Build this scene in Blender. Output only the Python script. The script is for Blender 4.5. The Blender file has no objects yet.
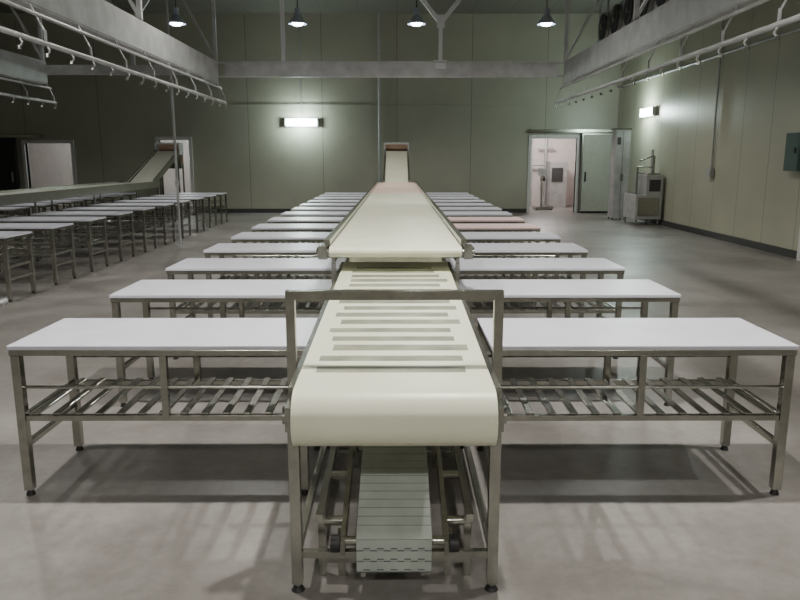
import bpy, bmesh, math, random
from mathutils import Vector, Matrix
random.seed(4)
scene = bpy.context.scene

# ------------------------------------------------------------ materials
def mat(name, col, rough=0.5, metal=0.0, emit=None, estr=0.0, noise=0.0, nscale=8.0, bump=0.0, spec=0.5):
    m = bpy.data.materials.new(name); m.use_nodes = True
    nt = m.node_tree; b = nt.nodes['Principled BSDF']
    b.inputs['Base Color'].default_value = (*col, 1)
    b.inputs['Roughness'].default_value = rough
    b.inputs['Metallic'].default_value = metal
    b.inputs['Specular IOR Level'].default_value = spec
    if emit:
        b.inputs['Emission Color'].default_value = (*emit, 1)
        b.inputs['Emission Strength'].default_value = estr
    if noise > 0:
        g = nt.nodes.new('ShaderNodeNewGeometry')
        n = nt.nodes.new('ShaderNodeTexNoise'); n.inputs['Scale'].default_value = nscale
        n.inputs['Detail'].default_value = 5
        nt.links.new(g.outputs['Position'], n.inputs['Vector'])
        r = nt.nodes.new('ShaderNodeValToRGB')
        r.color_ramp.elements[0].position = 0.3; r.color_ramp.elements[1].position = 0.7
        r.color_ramp.elements[0].color = (*[c*(1-noise) for c in col], 1)
        r.color_ramp.elements[1].color = (*[min(1, c*(1+noise)) for c in col], 1)
        nt.links.new(n.outputs['Fac'], r.inputs['Fac'])
        nt.links.new(r.outputs['Color'], b.inputs['Base Color'])
        if bump > 0:
            bp = nt.nodes.new('ShaderNodeBump'); bp.inputs['Strength'].default_value = bump
            bp.inputs['Distance'].default_value = 0.01
            nt.links.new(n.outputs['Fac'], bp.inputs['Height'])
            nt.links.new(bp.outputs['Normal'], b.inputs['Normal'])
    return m

def panel_mat(name, col, pitch, axis, rough=0.4, seam=0.5, width=0.02):
    m = bpy.data.materials.new(name); m.use_nodes = True
    nt = m.node_tree; b = nt.nodes['Principled BSDF']; b.inputs['Roughness'].default_value = rough
    g = nt.nodes.new('ShaderNodeNewGeometry'); s = nt.nodes.new('ShaderNodeSeparateXYZ')
    nt.links.new(g.outputs['Position'], s.inputs[0])
    d = nt.nodes.new('ShaderNodeMath'); d.operation = 'DIVIDE'; d.inputs[1].default_value = pitch
    nt.links.new(s.outputs[axis], d.inputs[0])
    f = nt.nodes.new('ShaderNodeMath'); f.operation = 'FRACT'; nt.links.new(d.outputs[0], f.inputs[0])
    l = nt.nodes.new('ShaderNodeMath'); l.operation = 'LESS_THAN'; l.inputs[1].default_value = width/pitch
    nt.links.new(f.outputs[0], l.inputs[0])
    n = nt.nodes.new('ShaderNodeTexNoise'); n.inputs['Scale'].default_value = 0.7; n.inputs['Detail'].default_value = 4
    nt.links.new(g.outputs['Position'], n.inputs['Vector'])
    r = nt.nodes.new('ShaderNodeValToRGB')
    r.color_ramp.elements[0].position = .3; r.color_ramp.elements[1].position = .75
    r.color_ramp.elements[0].color = (*[c*.9 for c in col], 1)
    r.color_ramp.elements[1].color = (*[c*1.08 for c in col], 1)
    nt.links.new(n.outputs['Fac'], r.inputs['Fac'])
    mx = nt.nodes.new('ShaderNodeMix'); mx.data_type = 'RGBA'
    nt.links.new(l.outputs[0], mx.inputs[0]); nt.links.new(r.outputs['Color'], mx.inputs[6])
    mx.inputs[7].default_value = (*[c*seam for c in col], 1)
    nt.links.new(mx.outputs[2], b.inputs['Base Color'])
    return m

def floor_mat():
    m = bpy.data.materials.new('polished_concrete'); m.use_nodes = True
    nt = m.node_tree; b = nt.nodes['Principled BSDF']
    g = nt.nodes.new('ShaderNodeNewGeometry')
    def noise(sc, det, ro, dist=0):
        n = nt.nodes.new('ShaderNodeTexNoise'); n.inputs['Scale'].default_value = sc; n.inputs['Detail'].default_value = det
        n.inputs['Roughness'].default_value = ro; n.inputs['Distortion'].default_value = dist
        nt.links.new(g.outputs['Position'], n.inputs['Vector']); return n
    def ramp(n, p0, p1, c0, c1):
        r = nt.nodes.new('ShaderNodeValToRGB'); r.color_ramp.elements[0].position = p0; r.color_ramp.elements[1].position = p1
        r.color_ramp.elements[0].color = (*c0, 1); r.color_ramp.elements[1].color = (*c1, 1)
        nt.links.new(n.outputs['Fac'], r.inputs['Fac']); return r
    def mul(a, c):
        mx = nt.nodes.new('ShaderNodeMix'); mx.data_type = 'RGBA'; mx.blend_type = 'MULTIPLY'; mx.inputs[0].default_value = 1
        nt.links.new(a, mx.inputs[6]); nt.links.new(c, mx.inputs[7]); return mx.outputs[2]
    n1 = noise(.7, 7, .58, .3); n2 = noise(14, 8, .7); n3 = noise(1.8, 5, .55, .2)
    c = mul(ramp(n1, .33, .66, (.175, .160, .148), (.29, .270, .258)).outputs['Color'], ramp(n2, .25, .75, (.80,)*3, (1.14,)*3).outputs['Color'])
    c = mul(c, ramp(n3, .30, .60, (.84, .83, .82), (1.04, 1.04, 1.04)).outputs['Color'])
    nt.links.new(c, b.inputs['Base Color'])
    rr = nt.nodes.new('ShaderNodeMapRange'); rr.inputs[1].default_value = .3; rr.inputs[2].default_value = .7; rr.inputs[3].default_value = .30; rr.inputs[4].default_value = .46
    nt.links.new(n3.outputs['Fac'], rr.inputs[0]); nt.links.new(rr.outputs[0], b.inputs['Roughness'])
    bp = nt.nodes.new('ShaderNodeBump'); bp.inputs['Strength'].default_value = .12; bp.inputs['Distance'].default_value = .005
    nt.links.new(n2.outputs['Fac'], bp.inputs['Height']); nt.links.new(bp.outputs['Normal'], b.inputs['Normal'])
    return m

STEEL = mat('brushed_stainless', (.38, .38, .34), .22, .96, noise=.12, nscale=20)
GALV = mat('galvanised_steel', (.46, .46, .46), .42, .25, noise=.15, nscale=5)
GALVL = mat('light_grey_paint', (.66, .66, .68), .45, .05)
DARK = mat('dark_rubber', (.02, .02, .022), .5)
WHITE = mat('white_hdpe_board', (.68, .68, .77), .34, noise=.06, nscale=4)
PINKW = mat('pinkish_board', (.74, .54, .54), .4, noise=.06, nscale=5)
CREAM = mat('cream_pu_belt', (.76, .765, .60), .36, noise=.04, nscale=5)
CREAMP = mat('salmon_pu_belt', (.82, .62, .52), .4, noise=.05, nscale=6)
CREAMG = mat('grey_pu_belt', (.46, .47, .41), .4, noise=.05, nscale=6)
BAND = mat('belt_shade_band_green_grey', (.25, .26, .19), .45, noise=.3, nscale=7)  # bars of shade across the front belt, put into a darker colour
MODB = mat('grey_modular_belt', (.38, .41, .38), .42, noise=.1, nscale=10)
LINK = mat('modular_belt_hinge', (.10, .12, .12), .6)
BROWN = mat('hopper_brown', (.35, .22, .15), .6, noise=.15)
WBACK = panel_mat('wall_panels_back', (.385, .38, .305), 2.35, 0)
WSIDE = panel_mat('wall_panels_side', (.43, .425, .325), 1.15, 1)
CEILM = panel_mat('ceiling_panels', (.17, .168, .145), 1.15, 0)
CORR = mat('corridor_wall_paint', (.68, .62, .60), .6, noise=.05)
FLOOR = floor_mat()
BASE = mat('dark_skirting', (.05, .05, .05), .5)
DOORM = mat('door_panel_grey', (.42, .42, .36), .45, noise=.05)
FRAME = mat('door_frame_white', (.62, .61, .60), .45)
TUBE = mat('fluorescent_tube_glow', (.9, 1, 1), .4, emit=(.72, 1, .97), estr=45)
TUBEW = mat('corridor_tube_glow', (.9, 1, 1), .4, emit=(1, .95, .9), estr=6)
BULB = mat('lamp_bulb_glow', (1, 1, 1), .4, emit=(.82, .92, 1), estr=22)
ALU = mat('lamp_shade_aluminium', (.50, .55, .66), .35, .5)
PIPEW = mat('white_pvc', (.7, .7, .72), .4)
GREEN = mat('control_box_green', (.06, .10, .085), .5)

# ------------------------------------------------------------ mesh builder
class B:
    def __init__(s): s.bm = bmesh.new(); s.mats = []
    def mi(s, m):
        if m not in s.mats: s.mats.append(m)
        return s.mats.index(m)
    def box(s, x0, x1, y0, y1, z0, z1, m):
        v = [s.bm.verts.new((x, y, z)) for x in (x0, x1) for y in (y0, y1) for z in (z0, z1)]
        i = s.mi(m)
        for q in ((0,1,3,2),(4,6,7,5),(0,4,5,1),(2,3,7,6),(0,2,6,4),(1,5,7,3)):
            f = s.bm.faces.new([v[k] for k in q]); f.material_index = i
    def bar(s, p, q, w, h, m, up=(0,0,1)):
        p = Vector(p); q = Vector(q); d = (q-p).normalized(); u = Vector(up)
        if abs(d.dot(u)) > .95: u = Vector((0,1,0))
        a = d.cross(u).normalized(); c = a.cross(d).normalized(); i = s.mi(m)
        v = []
        for e in (p, q):
            for sa, sc in ((-1,-1),(1,-1),(1,1),(-1,1)):
                v.append(s.bm.verts.new(e + a*sa*w/2 + c*sc*h/2))
        for k in range(4):
            f = s.bm.faces.new((v[k], v[(k+1)%4], v[4+(k+1)%4], v[4+k])); f.material_index = i
        s.bm.faces.new(v[0:4][::-1]).material_index = i; s.bm.faces.new(v[4:8]).material_index = i
    def cone(s, p, q, r0, r1, m, seg=12, caps=True):
        p = Vector(p); q = Vector(q); d = (q-p).normalized()
        u = Vector((0,0,1)) if abs(d.z) < .9 else Vector((1,0,0))
        a = d.cross(u).normalized(); c = a.cross(d).normalized(); i = s.mi(m)
        A = []; Bv = []
        for k in range(seg):
            t = 2*math.pi*k/seg; o = a*math.cos(t)+c*math.sin(t)
            A.append(s.bm.verts.new(p+o*r0)); Bv.append(s.bm.verts.new(q+o*r1))
        for k in range(seg):
            f = s.bm.faces.new((A[k], A[(k+1)%seg], Bv[(k+1)%seg], Bv[k])); f.material_index = i; f.smooth = True
        if caps:
            s.bm.faces.new(A[::-1]).material_index = i; s.bm.faces.new(Bv).material_index = i
    def tube(s, p, q, r, m, seg=10): s.cone(p, q, r, r, m, seg)
    def prism(s, prof, x0, x1, m, mend=None):
        i = s.mi(m); j = s.mi(mend or m)
        a = [s.bm.verts.new((x0, y, z)) for y, z in prof]; b = [s.bm.verts.new((x1, y, z)) for y, z in prof]
        n = len(prof)
        for k in range(n):
            f = s.bm.faces.new((a[k], a[(k+1)%n], b[(k+1)%n], b[k])); f.material_index = i; f.smooth = True
        s.bm.faces.new(a[::-1]).material_index = j; s.bm.faces.new(b).material_index = j
    def mesh(s, name):
        bmesh.ops.recalc_face_normals(s.bm, faces=s.bm.faces)
        for e in s.bm.edges:
            if len(e.link_faces) == 2 and e.calc_face_angle(0) > .7: e.smooth = False
        me = bpy.data.meshes.new(name); s.bm.to_mesh(me); s.bm.free()
        for m in s.mats: me.materials.append(m)
        return me
    def obj(s, name, loc=(0,0,0), bevel=0):
        return place(s.mesh(name), name, loc, bevel)

def place(me, name, loc=(0,0,0), bevel=0, rz=0):
    o = bpy.data.objects.new(name, me); o.location = loc; o.rotation_euler = (0,0,rz)
    scene.collection.objects.link(o)
    if bevel:
        b = o.modifiers.new('bevel', 'BEVEL'); b.width = bevel; b.segments = 2; b.limit_method = 'ANGLE'; b.angle_limit = .8
    return o

def stadium(y0, z0, r0, y1, z1, r1, n=14):
    sl = math.atan2((z1+r1)-(z0+r0), y1-y0)
    pts = []
    for k in range(n+1):
        t = math.pi/2+sl + math.pi*k/n
        pts.append((y0+r0*math.cos(t), z0+r0*math.sin(t)))
    for k in range(n+1):
        t = -math.pi/2+sl + math.pi*k/n
        pts.append((y1+r1*math.cos(t), z1+r1*math.sin(t)))
    return pts

# ------------------------------------------------------------ room shell
XL, XR, YF, YB, H = -16.0, 7.0, -6.0, 23.5, 6.1
b = B(); b.box(XL-.2, XR+.2, YF-.2, 28.2, -.2, 0, FLOOR); b.obj('floor')
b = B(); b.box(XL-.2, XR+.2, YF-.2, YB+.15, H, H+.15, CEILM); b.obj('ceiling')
b = B(); b.box(XR, XR+.15, YF-.15, YB+.15, 0, H, WSIDE); b.obj('wall_right')
b = B(); b.box(XL-.15, XL, YF-.15, YB+.15, 0, H, WSIDE); b.obj('wall_left')
b = B(); b.box(XL, XR, YF-.15, YF, 0, H, WBACK); b.obj('wall_front')
opens = [(-11.8, -10.35, 2.2), (-7.55, -6.6, 2.3), (4.3, 5.75, 2.35)]
b = B(); x = XL
for o0, o1, oh in opens:
    b.box(x, o0, YB, YB+.15, 0, H, WBACK); b.box(o0, o1, YB, YB+.15, oh, H, WBACK); x = o1
b.box(x, XR, YB, YB+.15, 0, H, WBACK); b.obj('wall_back')
b = B(); b.box(XL, XR+.15, 27.2, 27.35, 0, 3, CORR); b.obj('wall_corridor')
b = B(); b.box(XL, XR+.15, YB+.15, 27.35, 3, 3.1, CORR); b.obj('ceiling_corridor')
b = B(); b.box(XR, XR+.15, YB+.15, 27.2, 0, 3, CORR); b.obj('wall_corridor_right')
b = B(); b.box(XL-.15, XL, YB+.15, 27.35, 0, 3, CORR); b.obj('wall_corridor_left')
b = B(); b.box(XR-.05, XR, YF, YB, 0, .13, BASE); b.obj('baseboard_right')
b = B(); b.box(XL, XL+.05, YF, YB, 0, .13, BASE); b.obj('baseboard_left')
b = B()
for x0, x1 in ((XL+.05, -11.9), (-10.25, -7.65), (-6.5, 4.2), (5.85, XR-.05)): b.box(x0, x1, YB-.05, YB, 0, .13, BASE)
b.obj('baseboard_back')
for i, (o0, o1, oh) in enumerate(opens):
    b = B()
    b.box(o0-.1, o0, YB-.04, YB+.17, 0, oh+.1, FRAME); b.box(o1, o1+.1, YB-.04, YB+.17, 0, oh+.1, FRAME)
    b.box(o0, o1, YB-.04, YB+.17, oh, oh+.1, FRAME); b.obj('trim_%d' % (i+1))
b = B(); b.box(5.90, 6.78, YB-.20, YB-.09, .06, 2.45, DOORM)
b.box(5.86, 5.90, YB-.22, YB-.07, .05, 2.45, STEEL); b.box(6.78, 6.82, YB-.22, YB-.07, .05, 2.45, STEEL)
b.box(5.86, 6.82, YB-.22, YB-.07, 2.45, 2.5, STEEL); b.box(4.2, 6.9, YB-.14, YB-.01, 2.53, 2.62, STEEL)
b.box(5.98, 6.02, YB-.26, YB-.20, 1.0, 1.3, DARK); b.obj('door_1')
b = B(); b.box(-13.0, -12.05, YB-.18, YB-.06, .05, 2.35, DARK)
b.box(-13.05, -11.2, YB-.13, YB-.01, 2.38, 2.46, STEEL); b.box(-12.2, -12.15, YB-.24, YB-.18, 1, 1.3, STEEL); b.obj('door_2')
b = B(); b.box(XR-.09, XR-.01, 10.7, 12.2, 0.0, 1.62, DOORM)
b.box(XR-.12, XR-.01, 12.2, 12.3, 0, 1.72, FRAME); b.box(XR-.12, XR-.01, 10.6, 10.7, 0, 1.72, FRAME); b.box(XR-.12, XR-.01, 10.7, 12.2, 1.62, 1.72, FRAME)
b.box(XR-.16, XR-.09, 12.0, 12.05, .8, 1.0, STEEL); b.obj('door_3')
b = B(); b.box(XR-.16, XR-.005, 12.5, 12.95, 1.50, 2.15, GREEN); b.box(XR-.165, XR-.16, 12.53, 12.92, 1.53, 2.12, GREEN)
b.box(XR-.185, XR-.165, 12.58, 12.62, 1.8, 1.9, DARK); b.obj('control_box', bevel=.006)
b = B()
b.tube((XR-.04, 16.2, 1.5), (XR-.04, 16.2, H-.01), .022, GALV); b.box(XR-.1, XR-.01, 16.1, 16.3, 1.3, 1.5, GALV)
b.tube((XR-.04, 18.5, 3.9), (XR-.04, 18.5, H-.01), .022, GALV)
b.tube((XR-.05, YF+.1, 3.9), (XR-.05, YB-.1, 3.9), .03, GALV); b.obj('wall_conduit')
b = B(); b.tube((-.55, YB-.06, .2), (-.55, YB-.06, H-.01), .035, GALV)
b.tube((-3.0, YB-.06, 3.0), (-3.0, YB-.06, H-.01), .02, GALV)
b.tube((-5.0, YB-.06, 3.35), (4.0, YB-.06, 3.35), .014, DOORM); b.obj('back_wall_conduit')

# ------------------------------------------------------------ work table
ZT = .80
def table_mesh(name, topmat, L=1.485, D=.64):
    b = B(); t = .045
    b.box(-.0, L, 0, D, ZT-.022, ZT, topmat)
    b.box(0.005, L-.005, .004, .034, ZT-.052, ZT-.022, STEEL); b.box(0.005, L-.005, D-.034, D-.004, ZT-.052, ZT-.022, STEEL)
    b.box(0.005, .035, .034, D-.034, ZT-.052, ZT-.022, STEEL); b.box(L-.035, L-.005, .034, D-.034, ZT-.052, ZT-.022, STEEL)
    for x in (.01, L-.01-t):
        for y in (.006, D-.006-t):
            b.box(x, x+t, y, y+t, .03, ZT-.052, STEEL)
            b.cone((x+t/2, y+t/2, 0), (x+t/2, y+t/2, .03), .024, .014, DARK, 10)
    xm = L-.78
    for y in (.01, D-.045): b.box(xm, xm+.035, y, y+.035, .42, ZT-.052, STEEL)
    zs = .435
    for y in (.012, D-.042):
        b.box(.055, L-.055, y, y+.03, zs-.03, zs, STEEL)
        b.tube((.05, y+.015, .58), (L-.05, y+.015, .58), .009, STEEL, 8)
    for x in (.02, L-.05): b.box(x, x+.03, .05, D-.05, zs-.03, zs, STEEL)
    b.box(L-.045, L-.015, .05, D-.05, .255, .285, STEEL)
    n = 13
    for k in range(n):
        x = .10 + (L-.2)*k/(n-1)
        b.box(x-.019, x+.019, .02, D-.02, zs, zs+.012, STEEL)
    return b.mesh(name)
TM = table_mesh('work_table_mesh', WHITE); TP = table_mesh('work_table_pink_mesh', PINKW)
TL = table_mesh('work_table_long_mesh', WHITE, 1.525)
def table(cx, y, side, me, bev=0):
    if side > 0: return place(me, 'work_table', (cx+.46, y, 0), bev)
    return place(me, 'work_table', (cx-.46, y+.64, 0), bev, math.pi)
table(.015, 3.45, 1, TL, .003); table(.025, 3.46, -1, TM, .003)
for k in range(1, 14):
    y = 3.60+1.22*k
    for s in (-1, 1):
        table(0.0, y, s, TP if (s > 0 and k in (5, 6)) else TM, .003 if k < 3 else 0)
for k in range(10):
    for s in (-1, 1): table(-6.6, 8.6+1.2*k, s, TM)
for k in range(5):
    for s in (-1, 1): table(-11.6, 13.4+1.2*k, s, TM)

# ------------------------------------------------------------ front belt conveyor
b = B()
y0, z0, r0, y1, z1, r1 = 2.62, .743, .112, 5.35, .905, .05
prof = stadium(y0, z0, r0, y1, z1, r1)
b.prism(prof, -.381, .381, CREAM, DARK)
sl = ((z1+r1)-(z0+r0))/(y1-y0)
def ztop(y): return z0+r0+(y-y0)*sl
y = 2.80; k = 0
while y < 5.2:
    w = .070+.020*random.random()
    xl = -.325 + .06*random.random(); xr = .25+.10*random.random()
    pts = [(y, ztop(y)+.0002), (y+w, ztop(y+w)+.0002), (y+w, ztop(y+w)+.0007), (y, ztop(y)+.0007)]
    b.prism(pts, xl, xr, BAND)  # thin tinted strip on the belt top, drawing one bar of shade
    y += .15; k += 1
for s in (-1, 1):
    b.bar((s*.397, 2.66, .80), (s*.397, 5.4, .80+2.74*sl), .022, .09, STEEL)
    b.tube((s*.382, 2.62, z0), (s*.425, 2.62, z0), .03, STEEL, 16)
    b.box(s*.398-.010, s*.398+.010, 2.55, 2.72, .705, .80, STEEL)
    b.tube((s*.39, 2.62, z0), (s*.41, 2.62, z0), .045, DARK, 20)
    b.tube((s*.40, 2.585, .785), (s*.42, 2.585, .785), .012, DARK, 8); b.tube((s*.40, 2.66, .715), (s*.42, 2.66, .715), .012, DARK, 8)
    b.tube((s*.382, y1, z1), (s*.42, y1, z1), .025, STEEL, 12)
    for ly in (2.64, 4.1, 5.25):
        zt = .70 + (ly-2.64)*sl if ly > 3 else .702
        b.box(s*.39-.021, s*.39+.021, ly-.021, ly+.021, .035, zt, STEEL)
        b.tube((s*.39, ly, 0), (s*.39, ly, .04), .012, STEEL, 8); b.cone((s*.39, ly, 0), (s*.39, ly, .015), .028, .02, DARK, 12)
    b.box(s*.39-.015, s*.39+.015, 2.665, 5.23, .15, .18, STEEL)
    b.box(s*.432-.019, s*.432+.019, 2.92, 2.958, .72, 1.135, STEEL)
    b.box(s*.41-.002, s*.41+.002, 2.925, 2.953, .73, .80, STEEL)
b.box(-.451, .451, 2.92, 2.958, 1.135, 1.173, STEEL)
for ly in (2.64, 4.1, 5.25):
    b.box(-.37, .37, ly-.014, ly+.014, .145, .173, STEEL)
b.box(-.37, .37, 4.09, 4.12, .55, .58, STEEL)
BC = b.obj('belt_conveyor', bevel=.002)
BC.modifiers['bevel'].width = .0015

# lower return conveyor with grey modular belt
b = B()
pf = stadium(2.62, .225, .05, 3.9, .50, .05, 8)
b.prism(pf, -.15, .145, MODB, DARK)
sl2 = (.275)/(1.28)
for j in range(24):
    yy = 2.64+.052*j; zz = .276+(yy-2.62)*sl2
    b.box(-.149, .144, yy-.0015, yy+.0015, zz-.004, zz+.001, LINK)
for r_ in range(3):
    zt = .262-.045*r_
    b.box(-.148, .143, 2.556, 2.568, zt-.043, zt, MODB)
    b.box(-.146, .141, 2.562, 2.566, zt-.05, zt-.04, LINK)
    nf = 11
    for q in range(nf):
        xx = -.148+.291*q/nf
        if q % 2 == 0:
            b.box(xx, xx+.291/nf, 2.5545, 2.556, zt-.046, zt-.041, LINK)
        else: b.box(xx, xx+.291/nf, 2.5545, 2.556, zt-.037, zt-.032, LINK)
for s in (-1, 1):
    b.bar((s*.205, 2.60, .20), (s*.205, 3.95, .49), .02, .07, STEEL)
    b.tube((s*.15, 2.62, .225), (s*.24, 2.62, .225), .018, STEEL, 10)
    b.tube((s*.215, 2.60, .225), (s*.25, 2.60, .225), .035, DARK, 14)
    b.bar((s*.30, 2.66, .30), (s*.30, 5.0, .36), .03, .03, STEEL)
    for q in range(4):
        yy = 2.75+.3*q; b.tube((s*.215, yy, .21+(yy-2.6)*sl2), (s*.29, yy, .21+(yy-2.6)*sl2), .02, STEEL, 10)
    b.box(s*.22-.015, s*.22+.015, 2.735, 2.765, .0, .20, STEEL)
    b.box(s*.22-.015, s*.22+.015, 3.80, 3.83, .0, .44, STEEL)
    b.box(s*.30-.015, s*.30+.015, 2.735, 2.765, .0, .285, STEEL)
    b.box(s*.30-.015, s*.30+.015, 4.92, 4.95, .0, .34, STEEL)
b.box(-.315, .315, 2.70, 2.732, .08, .11, STEEL); b.box(-.315, .315, 3.77, 3.798, .08, .11, STEEL)
ro = b.obj('return_conveyor', bevel=.0012); ro.parent = BC

# ------------------------------------------------------------ elevated long conveyor
def long_conveyor(cx, ya, yb, ytop, ztop_, m1, m2, m3):
    b = B(); X = cx
    ZB = 1.11
    ym = yb-6
    def seg(p0, p1, m, w=.455):
        b.prism(stadium(p0[0], p0[1]-.035, .035, p1[0], p1[1]-.035, .035, 8), X-w, X+w, m, DARK)
    seg((ya, ZB), (ym, ZB), m1); seg((ym+.09, ZB), (yb, ZB), m2)
    seg((yb+.05, ZB+.0), (ytop, ztop_), m3, .30)
    for s in (-1, 1):
        b.box(X+s*.48-.02, X+s*.48+.02, ya+.11, yb, 1.02, 1.15, STEEL)
        b.box(X+s*.50-.03, X+s*.50+.03, ya-.04, ya+.10, 1.03, 1.12, STEEL)
        b.tube((X+s*.455, ya, 1.075), (X+s*.545, ya, 1.075), .022, STEEL, 12)
        b.tube((X+s*.53, ya+.03, 1.075), (X+s*.545, ya+.03, 1.075), .032, DARK, 14)
        b.bar((X+s*.33, yb, ZB-.02), (X+s*.33, ytop, ztop_-.02), .03, .16, STEEL)
        y = ya+.1
        while y < yb:
            b.box(X+s*.437-.015, X+s*.437+.015, y-.015, y+.015, 0, .985, STEEL); y += 2.44
        b.box(X+s*.31-.02, X+s*.31+.02, ytop-.15, ytop-.11, 0, ztop_-.05, STEEL)
        b.box(X+s*.31-.02, X+s*.31+.02, ytop+.32, ytop+.36, 0, ztop_+.1, STEEL)
        b.bar((X+s*.31, yb+.6, 0), (X+s*.31, yb+.6, ZB+.1), .04, .04, STEEL)
        b.box(X+s*.44-.012, X+s*.44+.012, ya+.1, yb, .985, 1.02, STEEL)
    b.box(X-.33, X+.33, ya+.16, ya+.19, .985, 1.02, STEEL)
    y = ya+2.5
    while y < yb: b.box(X-.425, X+.425, y-.015, y+.015, .98, 1.01, STEEL); y += 2.44
    t = ytop
    b.box(X-.33, X+.33, t+.28, t+.31, ztop_-.35, ztop_+.24, BROWN)
    b.box(X-.36, X-.33, t-.05, t+.31, ztop_-.1, ztop_+.24, GALV); b.box(X+.33, X+.36, t-.05, t+.31, ztop_-.1, ztop_+.24, GALV)
    b.box(X-.33, X+.33, t-.05, t-.02, ztop_+.19, ztop_+.24, GALV)
    b.prism([(t+.06, ztop_-.1), (t+.28, ztop_-.1), (t+.28, ztop_-.5), (t+.2, ztop_-.5)], X-.3, X+.3, STEEL)
    return b
long_conveyor(0, 4.95, 18.9, 21.3, 1.93, CREAM, CREAMP, CREAM).obj('elevated_belt_conveyor')
long_conveyor(-6.6, 9.9, 18.9, 21.3, 1.93, CREAMG, CREAMG, CREAMG).obj('elevated_belt_conveyor')

# ------------------------------------------------------------ overhead rails
def overhead(xb, xp, ya, yb, sgn):
    b = B()
    b.box(xb-.01, xb+.01, ya, yb, 3.10, 3.46, GALV)
    b.box(min(xb, xb+sgn*.14), max(xb, xb+sgn*.14), ya, yb, 3.46, 3.48, GALV)
    b.box(min(xb, xb+sgn*.14), max(xb, xb+sgn*.14), ya, yb, 3.08, 3.10, GALV)
    b.tube((xb-sgn*.05, ya, 3.0), (xb-sgn*.05, yb, 3.0), .018, GALV, 8)
    x2 = xb+sgn*.55
    b.box(x2-.03, x2+.03, ya, yb, 3.28, 3.46, GALV)
    b.tube((xp, ya, 2.74), (xp, yb, 2.74), .024, GALV, 10)
    y = yb-.05; k = 0
    while y > ya:
        if k % 2 == 0:
            b.bar((xb, y, 3.09), (xp, y, 2.84), .02, .012, GALV)
            b.box(xp-.010, xp+.010, y-.010, y+.010, 2.76, 2.86, GALV)
        b.tube((xp, y, 2.73), (xp-sgn*.03, y, 2.68), .009, GALV, 8); b.tube((xp-sgn*.03, y, 2.68), (xp, y, 2.64), .009, GALV, 8)
        b.cone((xp, y, 2.655), (xp, y, 2.625), .016, .02, STEEL, 8)
        y -= .5; k += 1
    y = yb-.1; n = 0
    while y > ya:
        b.box(min(xb+sgn*.14, x2-sgn*.03), max(xb+sgn*.14, x2-sgn*.03), y-.03, y+.03, 3.40, 3.46, GALV)
        if n % 2 == 0:
            b.box(xb-.03, xb+.03, y-.03, y+.03, 3.48, H-.003, GALV)
            b.bar((xb, y, 3.5), (x2+sgn*.8, y, H-.04), .04, .04, GALV)
        y -= 2.0; n += 1
    return b
overhead(-3.32, -3.20, -4, 14, -1).obj('overhead_rail')
overhead(3.12, 3.00, -4, 14, 1).obj('overhead_rail')
overhead(-6.5, -6.38, -4, 14, -1).obj('overhead_rail')
b = B()
b.box(-3.2, 3.0, 14.04, 14.06, 3.24, 3.46, GALV); b.box(-3.4, 3.2, 14.02, 14.14, 3.46, 3.49, GALV); b.box(-3.4, 3.2, 14.02, 14.14, 3.21, 3.24, GALV)
b.box(-6.6, -3.42, 14.02, 14.1, 3.25, 3.42, GALV)
b.box(-2.135, -2.065, 14.03, 14.10, 3.49, H-.003, GALVL); b.box(.785, .855, 14.03, 14.10, 3.49, 4.2, GALVL)
b.box(.72, .92, 14.00, 14.02, 3.35, 3.46, GALVL); b.box(.70, .94, 14.02, 14.12, 3.491, 3.51, GALVL)
b.bar((.82, 14.065, 4.17), (-.75, 14.065, H-.04), .075, .075, GALVL); b.bar((.82, 14.065, 4.17), (2.4, 14.065, H-.04), .075, .075, GALVL)
b.box(.75, .89, 14.0, 14.03, 4.08, 4.3, GALVL)
b.bar((-4.9, 14.065, 4.1), (-6.5, 14.065, H-.04), .06, .06, GALV); b.bar((-4.9, 14.065, 4.1), (-3.5, 14.065, H-.04), .06, .06, GALV)
b.box(-4.935, -4.865, 14.03, 14.10, 3.42, 4.1, GALV)
b.obj('overhead_cross_beam')
b = B()
x, y = -4.30, 14.35
b.tube((x, y, 0), (x, y, H-.01), .025, GALV, 12); b.cone((x, y, 0), (x, y, .02), .08, .08, GALV, 12)
for z in (1.2, 3.1): b.tube((x, y, z), (x, y, z+.08), .04, GALV, 12)
b.obj('service_pipe')

# ------------------------------------------------------------ evaporator cooler
b = B()
b.box(5.0, 5.9, 13.6, 18.6, 4.42, 5.15, GALV)
for q in range(5):
    yy = 14.15+.98*q
    b.tube((4.995, yy, 4.78), (4.90, yy, 4.78), .33, STEEL, 24)
    b.tube((4.905, yy, 4.78), (4.885, yy, 4.78), .30, DARK, 24)
    b.tube((4.885, yy, 4.78), (4.86, yy, 4.78), .07, STEEL, 12)
    for a_ in range(4):
        t = a_*math.pi/2+.4; b.bar((4.88, yy, 4.78), (4.88, yy+.28*math.cos(t), 4.78+.28*math.sin(t)), .02, .05, BASE)
for yy in (13.8, 16.1, 18.4):
    for xx in (5.1, 5.8): b.tube((xx, yy, 5.15), (xx, yy, H-.01), .025, GALV, 8)
b.tube((5.5, 18.6, 4.6), (5.5, 20.5, 4.6), .05, GALV); b.tube((5.5, 20.5, 4.6), (5.5, 20.5, H-.01), .05, GALV)
b.obj('evaporator_cooler')

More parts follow.
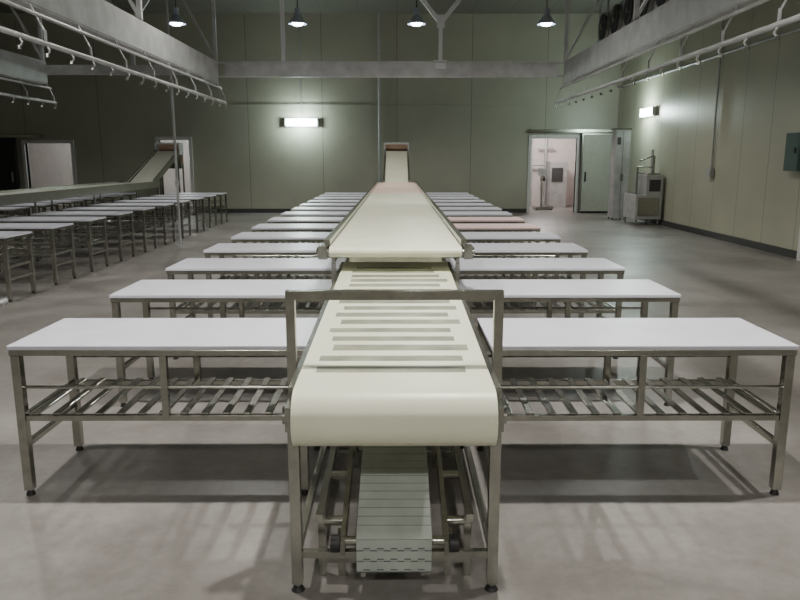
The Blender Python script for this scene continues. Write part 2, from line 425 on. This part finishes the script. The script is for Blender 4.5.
# ------------------------------------------------------------ cabinet & machine by the right door
b = B()
b.box(6.10, 6.50, 20.5, 20.95, .08, 2.5, GALV); b.box(6.08, 6.52, 20.48, 20.97, 2.5, 2.55, STEEL)
for x in (6.12, 6.46):
    for yy in (20.54, 20.9): b.box(x-.02, x+.02, yy-.02, yy+.02, 0, .08, STEEL)
b.box(6.295, 6.305, 20.494, 20.5, .1, 2.48, DARK); b.box(6.26, 6.28, 20.47, 20.5, 1.1, 1.3, STEEL); b.box(6.32, 6.34, 20.47, 20.5, 1.1, 1.3, STEEL)
b.box(6.14, 6.24, 20.492, 20.5, 2.1, 2.3, BASE); b.obj('tall_steel_cabinet', bevel=.006)
b = B()
x0, x1, ya, yc = 6.22, 6.90, 18.9, 19.9
b.box(x0, x1, ya, yc, .16, .80, GALV); b.box(x0+.25, x1, ya, yc, .80, 1.30, GALV); b.box(x0+.3, x1-.05, ya+.08, yc-.08, 1.30, 1.35, STEEL)
b.box(x0+.05, x0+.22, ya+.1, yc-.1, .80, .815, DARK); b.box(x0+.06, x1-.06, ya-.012, ya, .24, .72, STEEL); b.box(x0+.33, x1-.06, ya-.012, ya, .88, 1.18, BASE)
b.tube((x0+.5, ya+.25, 1.35), (x0+.5, ya+.25, 1.8), .03, STEEL); b.tube((x0+.5, ya+.25, 1.8), (x0+.12, ya+.25, 1.65), .02, STEEL)
b.tube((x0+.6, ya+.7, 1.35), (x0+.6, ya+.7, 1.95), .04, GALV); b.tube((x0+.1, ya+.3, .8), (x0+.1, ya+.3, 1.5), .025, STEEL); b.tube((x0+.1, ya+.3, 1.5), (x0+.5, ya+.3, 1.5), .02, STEEL)
for x in (x0+.05, x1-.05):
    for yy in (ya+.05, yc-.05): b.tube((x, yy, 0), (x, yy, .16), .025, STEEL)
b.obj('washing_machine', bevel=.008)
b = B()
b.box(4.7, 5.3, 24.6, 25.2, .03, .12, STEEL); b.tube((5.0, 25.15, .12), (5.0, 25.15, 1.2), .03, STEEL); b.box(4.86, 5.14, 25.08, 25.16, 1.15, 1.4, GALV)
for x in (4.75, 5.25):
    for yy in (24.65, 25.15): b.tube((x, yy, 0), (x, yy, .03), .03, DARK)
b.obj('platform_scale')
b = B()
b.tube((5.45, 26.9, .0), (5.45, 26.9, 2.98), .05, GALV); b.tube((4.95, 26.9, .0), (4.95, 26.9, 2.98), .04, GALV); b.tube((4.6, 26.9, 1.5), (5.45, 26.9, 1.5), .04, GALV)
b.tube((5.3, 26.9, 1.0), (5.45, 26.9, 1.0), .1, DARK); b.tube((5.2, 26.9, 2.1), (5.75, 26.9, 2.1), .04, GALV)
b.box(5.5, 6.1, 26.2, 26.8, 0, 1.6, GALV); b.box(5.55, 5.95, 26.17, 26.2, .9, 1.4, BASE); b.obj('corridor_pipework')
b = B(); b.tube((-4.78, 5.5, .03), (-4.70, 8.55, .03), .03, PIPEW, 12)
for yy in (6.2, 7.4, 8.4): b.box(-4.80+(yy-5.5)*.026, -4.72+(yy-5.5)*.026, yy-.02, yy+.02, 0, .035, GALV)
b.obj('floor_pipe')

# ------------------------------------------------------------ lamps
def fluoro(name, a, c, mt, power, col, off, parent_light=.3):
    b = B(); a = Vector(a); c = Vector(c); o = Vector(off)
    wallm = o.z == 0
    b.bar(a, c, .05 if wallm else .14, .26 if wallm else .05, FRAME)
    d = (c-a).normalized()*.04
    side = Vector((0,0,1)) if wallm else Vector((0,1,0))
    for k in (-1, 1):
        b.tube(a+o*.055+d+side*k*.055, c+o*.055-d+side*k*.055, .035, mt, 12)
    if wallm:
        for p, q in ((a, -1), (c, 1)):
            e = p+d*.25*q
            b.bar(e+o*.02, e+o*.10, .03, .24, FRAME)
    ob = b.obj(name)
    L = bpy.data.lights.new(name+'_light', 'POINT'); L.energy = power; L.color = col; L.shadow_soft_size = .12
    lo = bpy.data.objects.new('tube_light', L); lo.location = (a+c)/2+o*parent_light; scene.collection.objects.link(lo); lo.parent = ob
fluoro('fluorescent_lamp', (-3.5, YB-.03, 2.84), (-2.5, YB-.03, 2.84), TUBE, 100, (.82, 1, .93), (0,-1,0), .4)
fluoro('fluorescent_lamp', (XR-.03, 20.0, 2.98), (XR-.03, 21.0, 2.98), TUBE, 100, (.82, 1, .93), (-1,0,0), .4)
for x, pw, cl in ((5.0, 150, (1, .94, .92)), (-7.1, 70, (.93, 1, .98)), (-11.0, 45, (.93, 1, .98))):
    fluoro('corridor_fluorescent_lamp', (x-.5, 25.2, 2.973), (x+.5, 25.2, 2.973), TUBEW, pw, cl, (0,0,-1))

LZ = 4.66
b = B()
b.cone((0,0,.02), (0,0,.20), .20, .07, ALU, 20, caps=False); b.cone((0,0,.20), (0,0,.34), .07, .06, ALU, 16)
b.cone((0,0,.02), (0,0,.0), .20, .205, ALU, 20, caps=False)
b.tube((0,0,.05), (0,0,.18), .05, BULB, 12); b.tube((0,0,.34), (0,0,H-LZ-.01), .012, DARK, 8)
b.cone((0,0,.015), (0,0,-.03), .14, .09, BULB, 16)
LM = b.mesh('high_bay_lamp_mesh')
lamps = []
for yy, P in ((17, 200), (10.4, 195), (-2.8, 300)):
    for x in (-2.2, .45, 3.35): lamps.append((x, yy, P))
lamps += [(-2.2, 3.8, 380), (.45, 3.8, 570), (3.35, 3.8, 380)]
lamps += [(-4.9, 17, 150), (-8.2, 13.8, 150), (-12, 13.8, 150)]
for x in (-4.9, -8.2, -12):
    for yy in (8.5, 3.0): lamps.append((x, yy, 115))
for x, yy, P in lamps:
    o = place(LM, 'high_bay_lamp', (x, yy, LZ))
    L = bpy.data.lights.new('high_bay_light', 'SPOT'); L.energy = P*1.12; L.color = (1.0, .972, .89); L.shadow_soft_size = .07
    L.spot_size = math.radians(154); L.spot_blend = .5
    lo = bpy.data.objects.new('bulb_light', L); lo.location = (0, 0, -.06); scene.collection.objects.link(lo); lo.parent = o

w = bpy.data.worlds.new('world'); scene.world = w; w.use_nodes = True
w.node_tree.nodes['Background'].inputs[0].default_value = (.5, .55, .5, 1); w.node_tree.nodes['Background'].inputs[1].default_value = .02

cam = bpy.data.cameras.new('camera'); cam.lens = 32.49; cam.sensor_width = 36; cam.clip_end = 200
co = bpy.data.objects.new('camera', cam); co.location = (.01, 0, 1.706)
co.rotation_euler = (math.radians(90-11.05), 0, math.radians(-.24)); scene.collection.objects.link(co); scene.camera = co
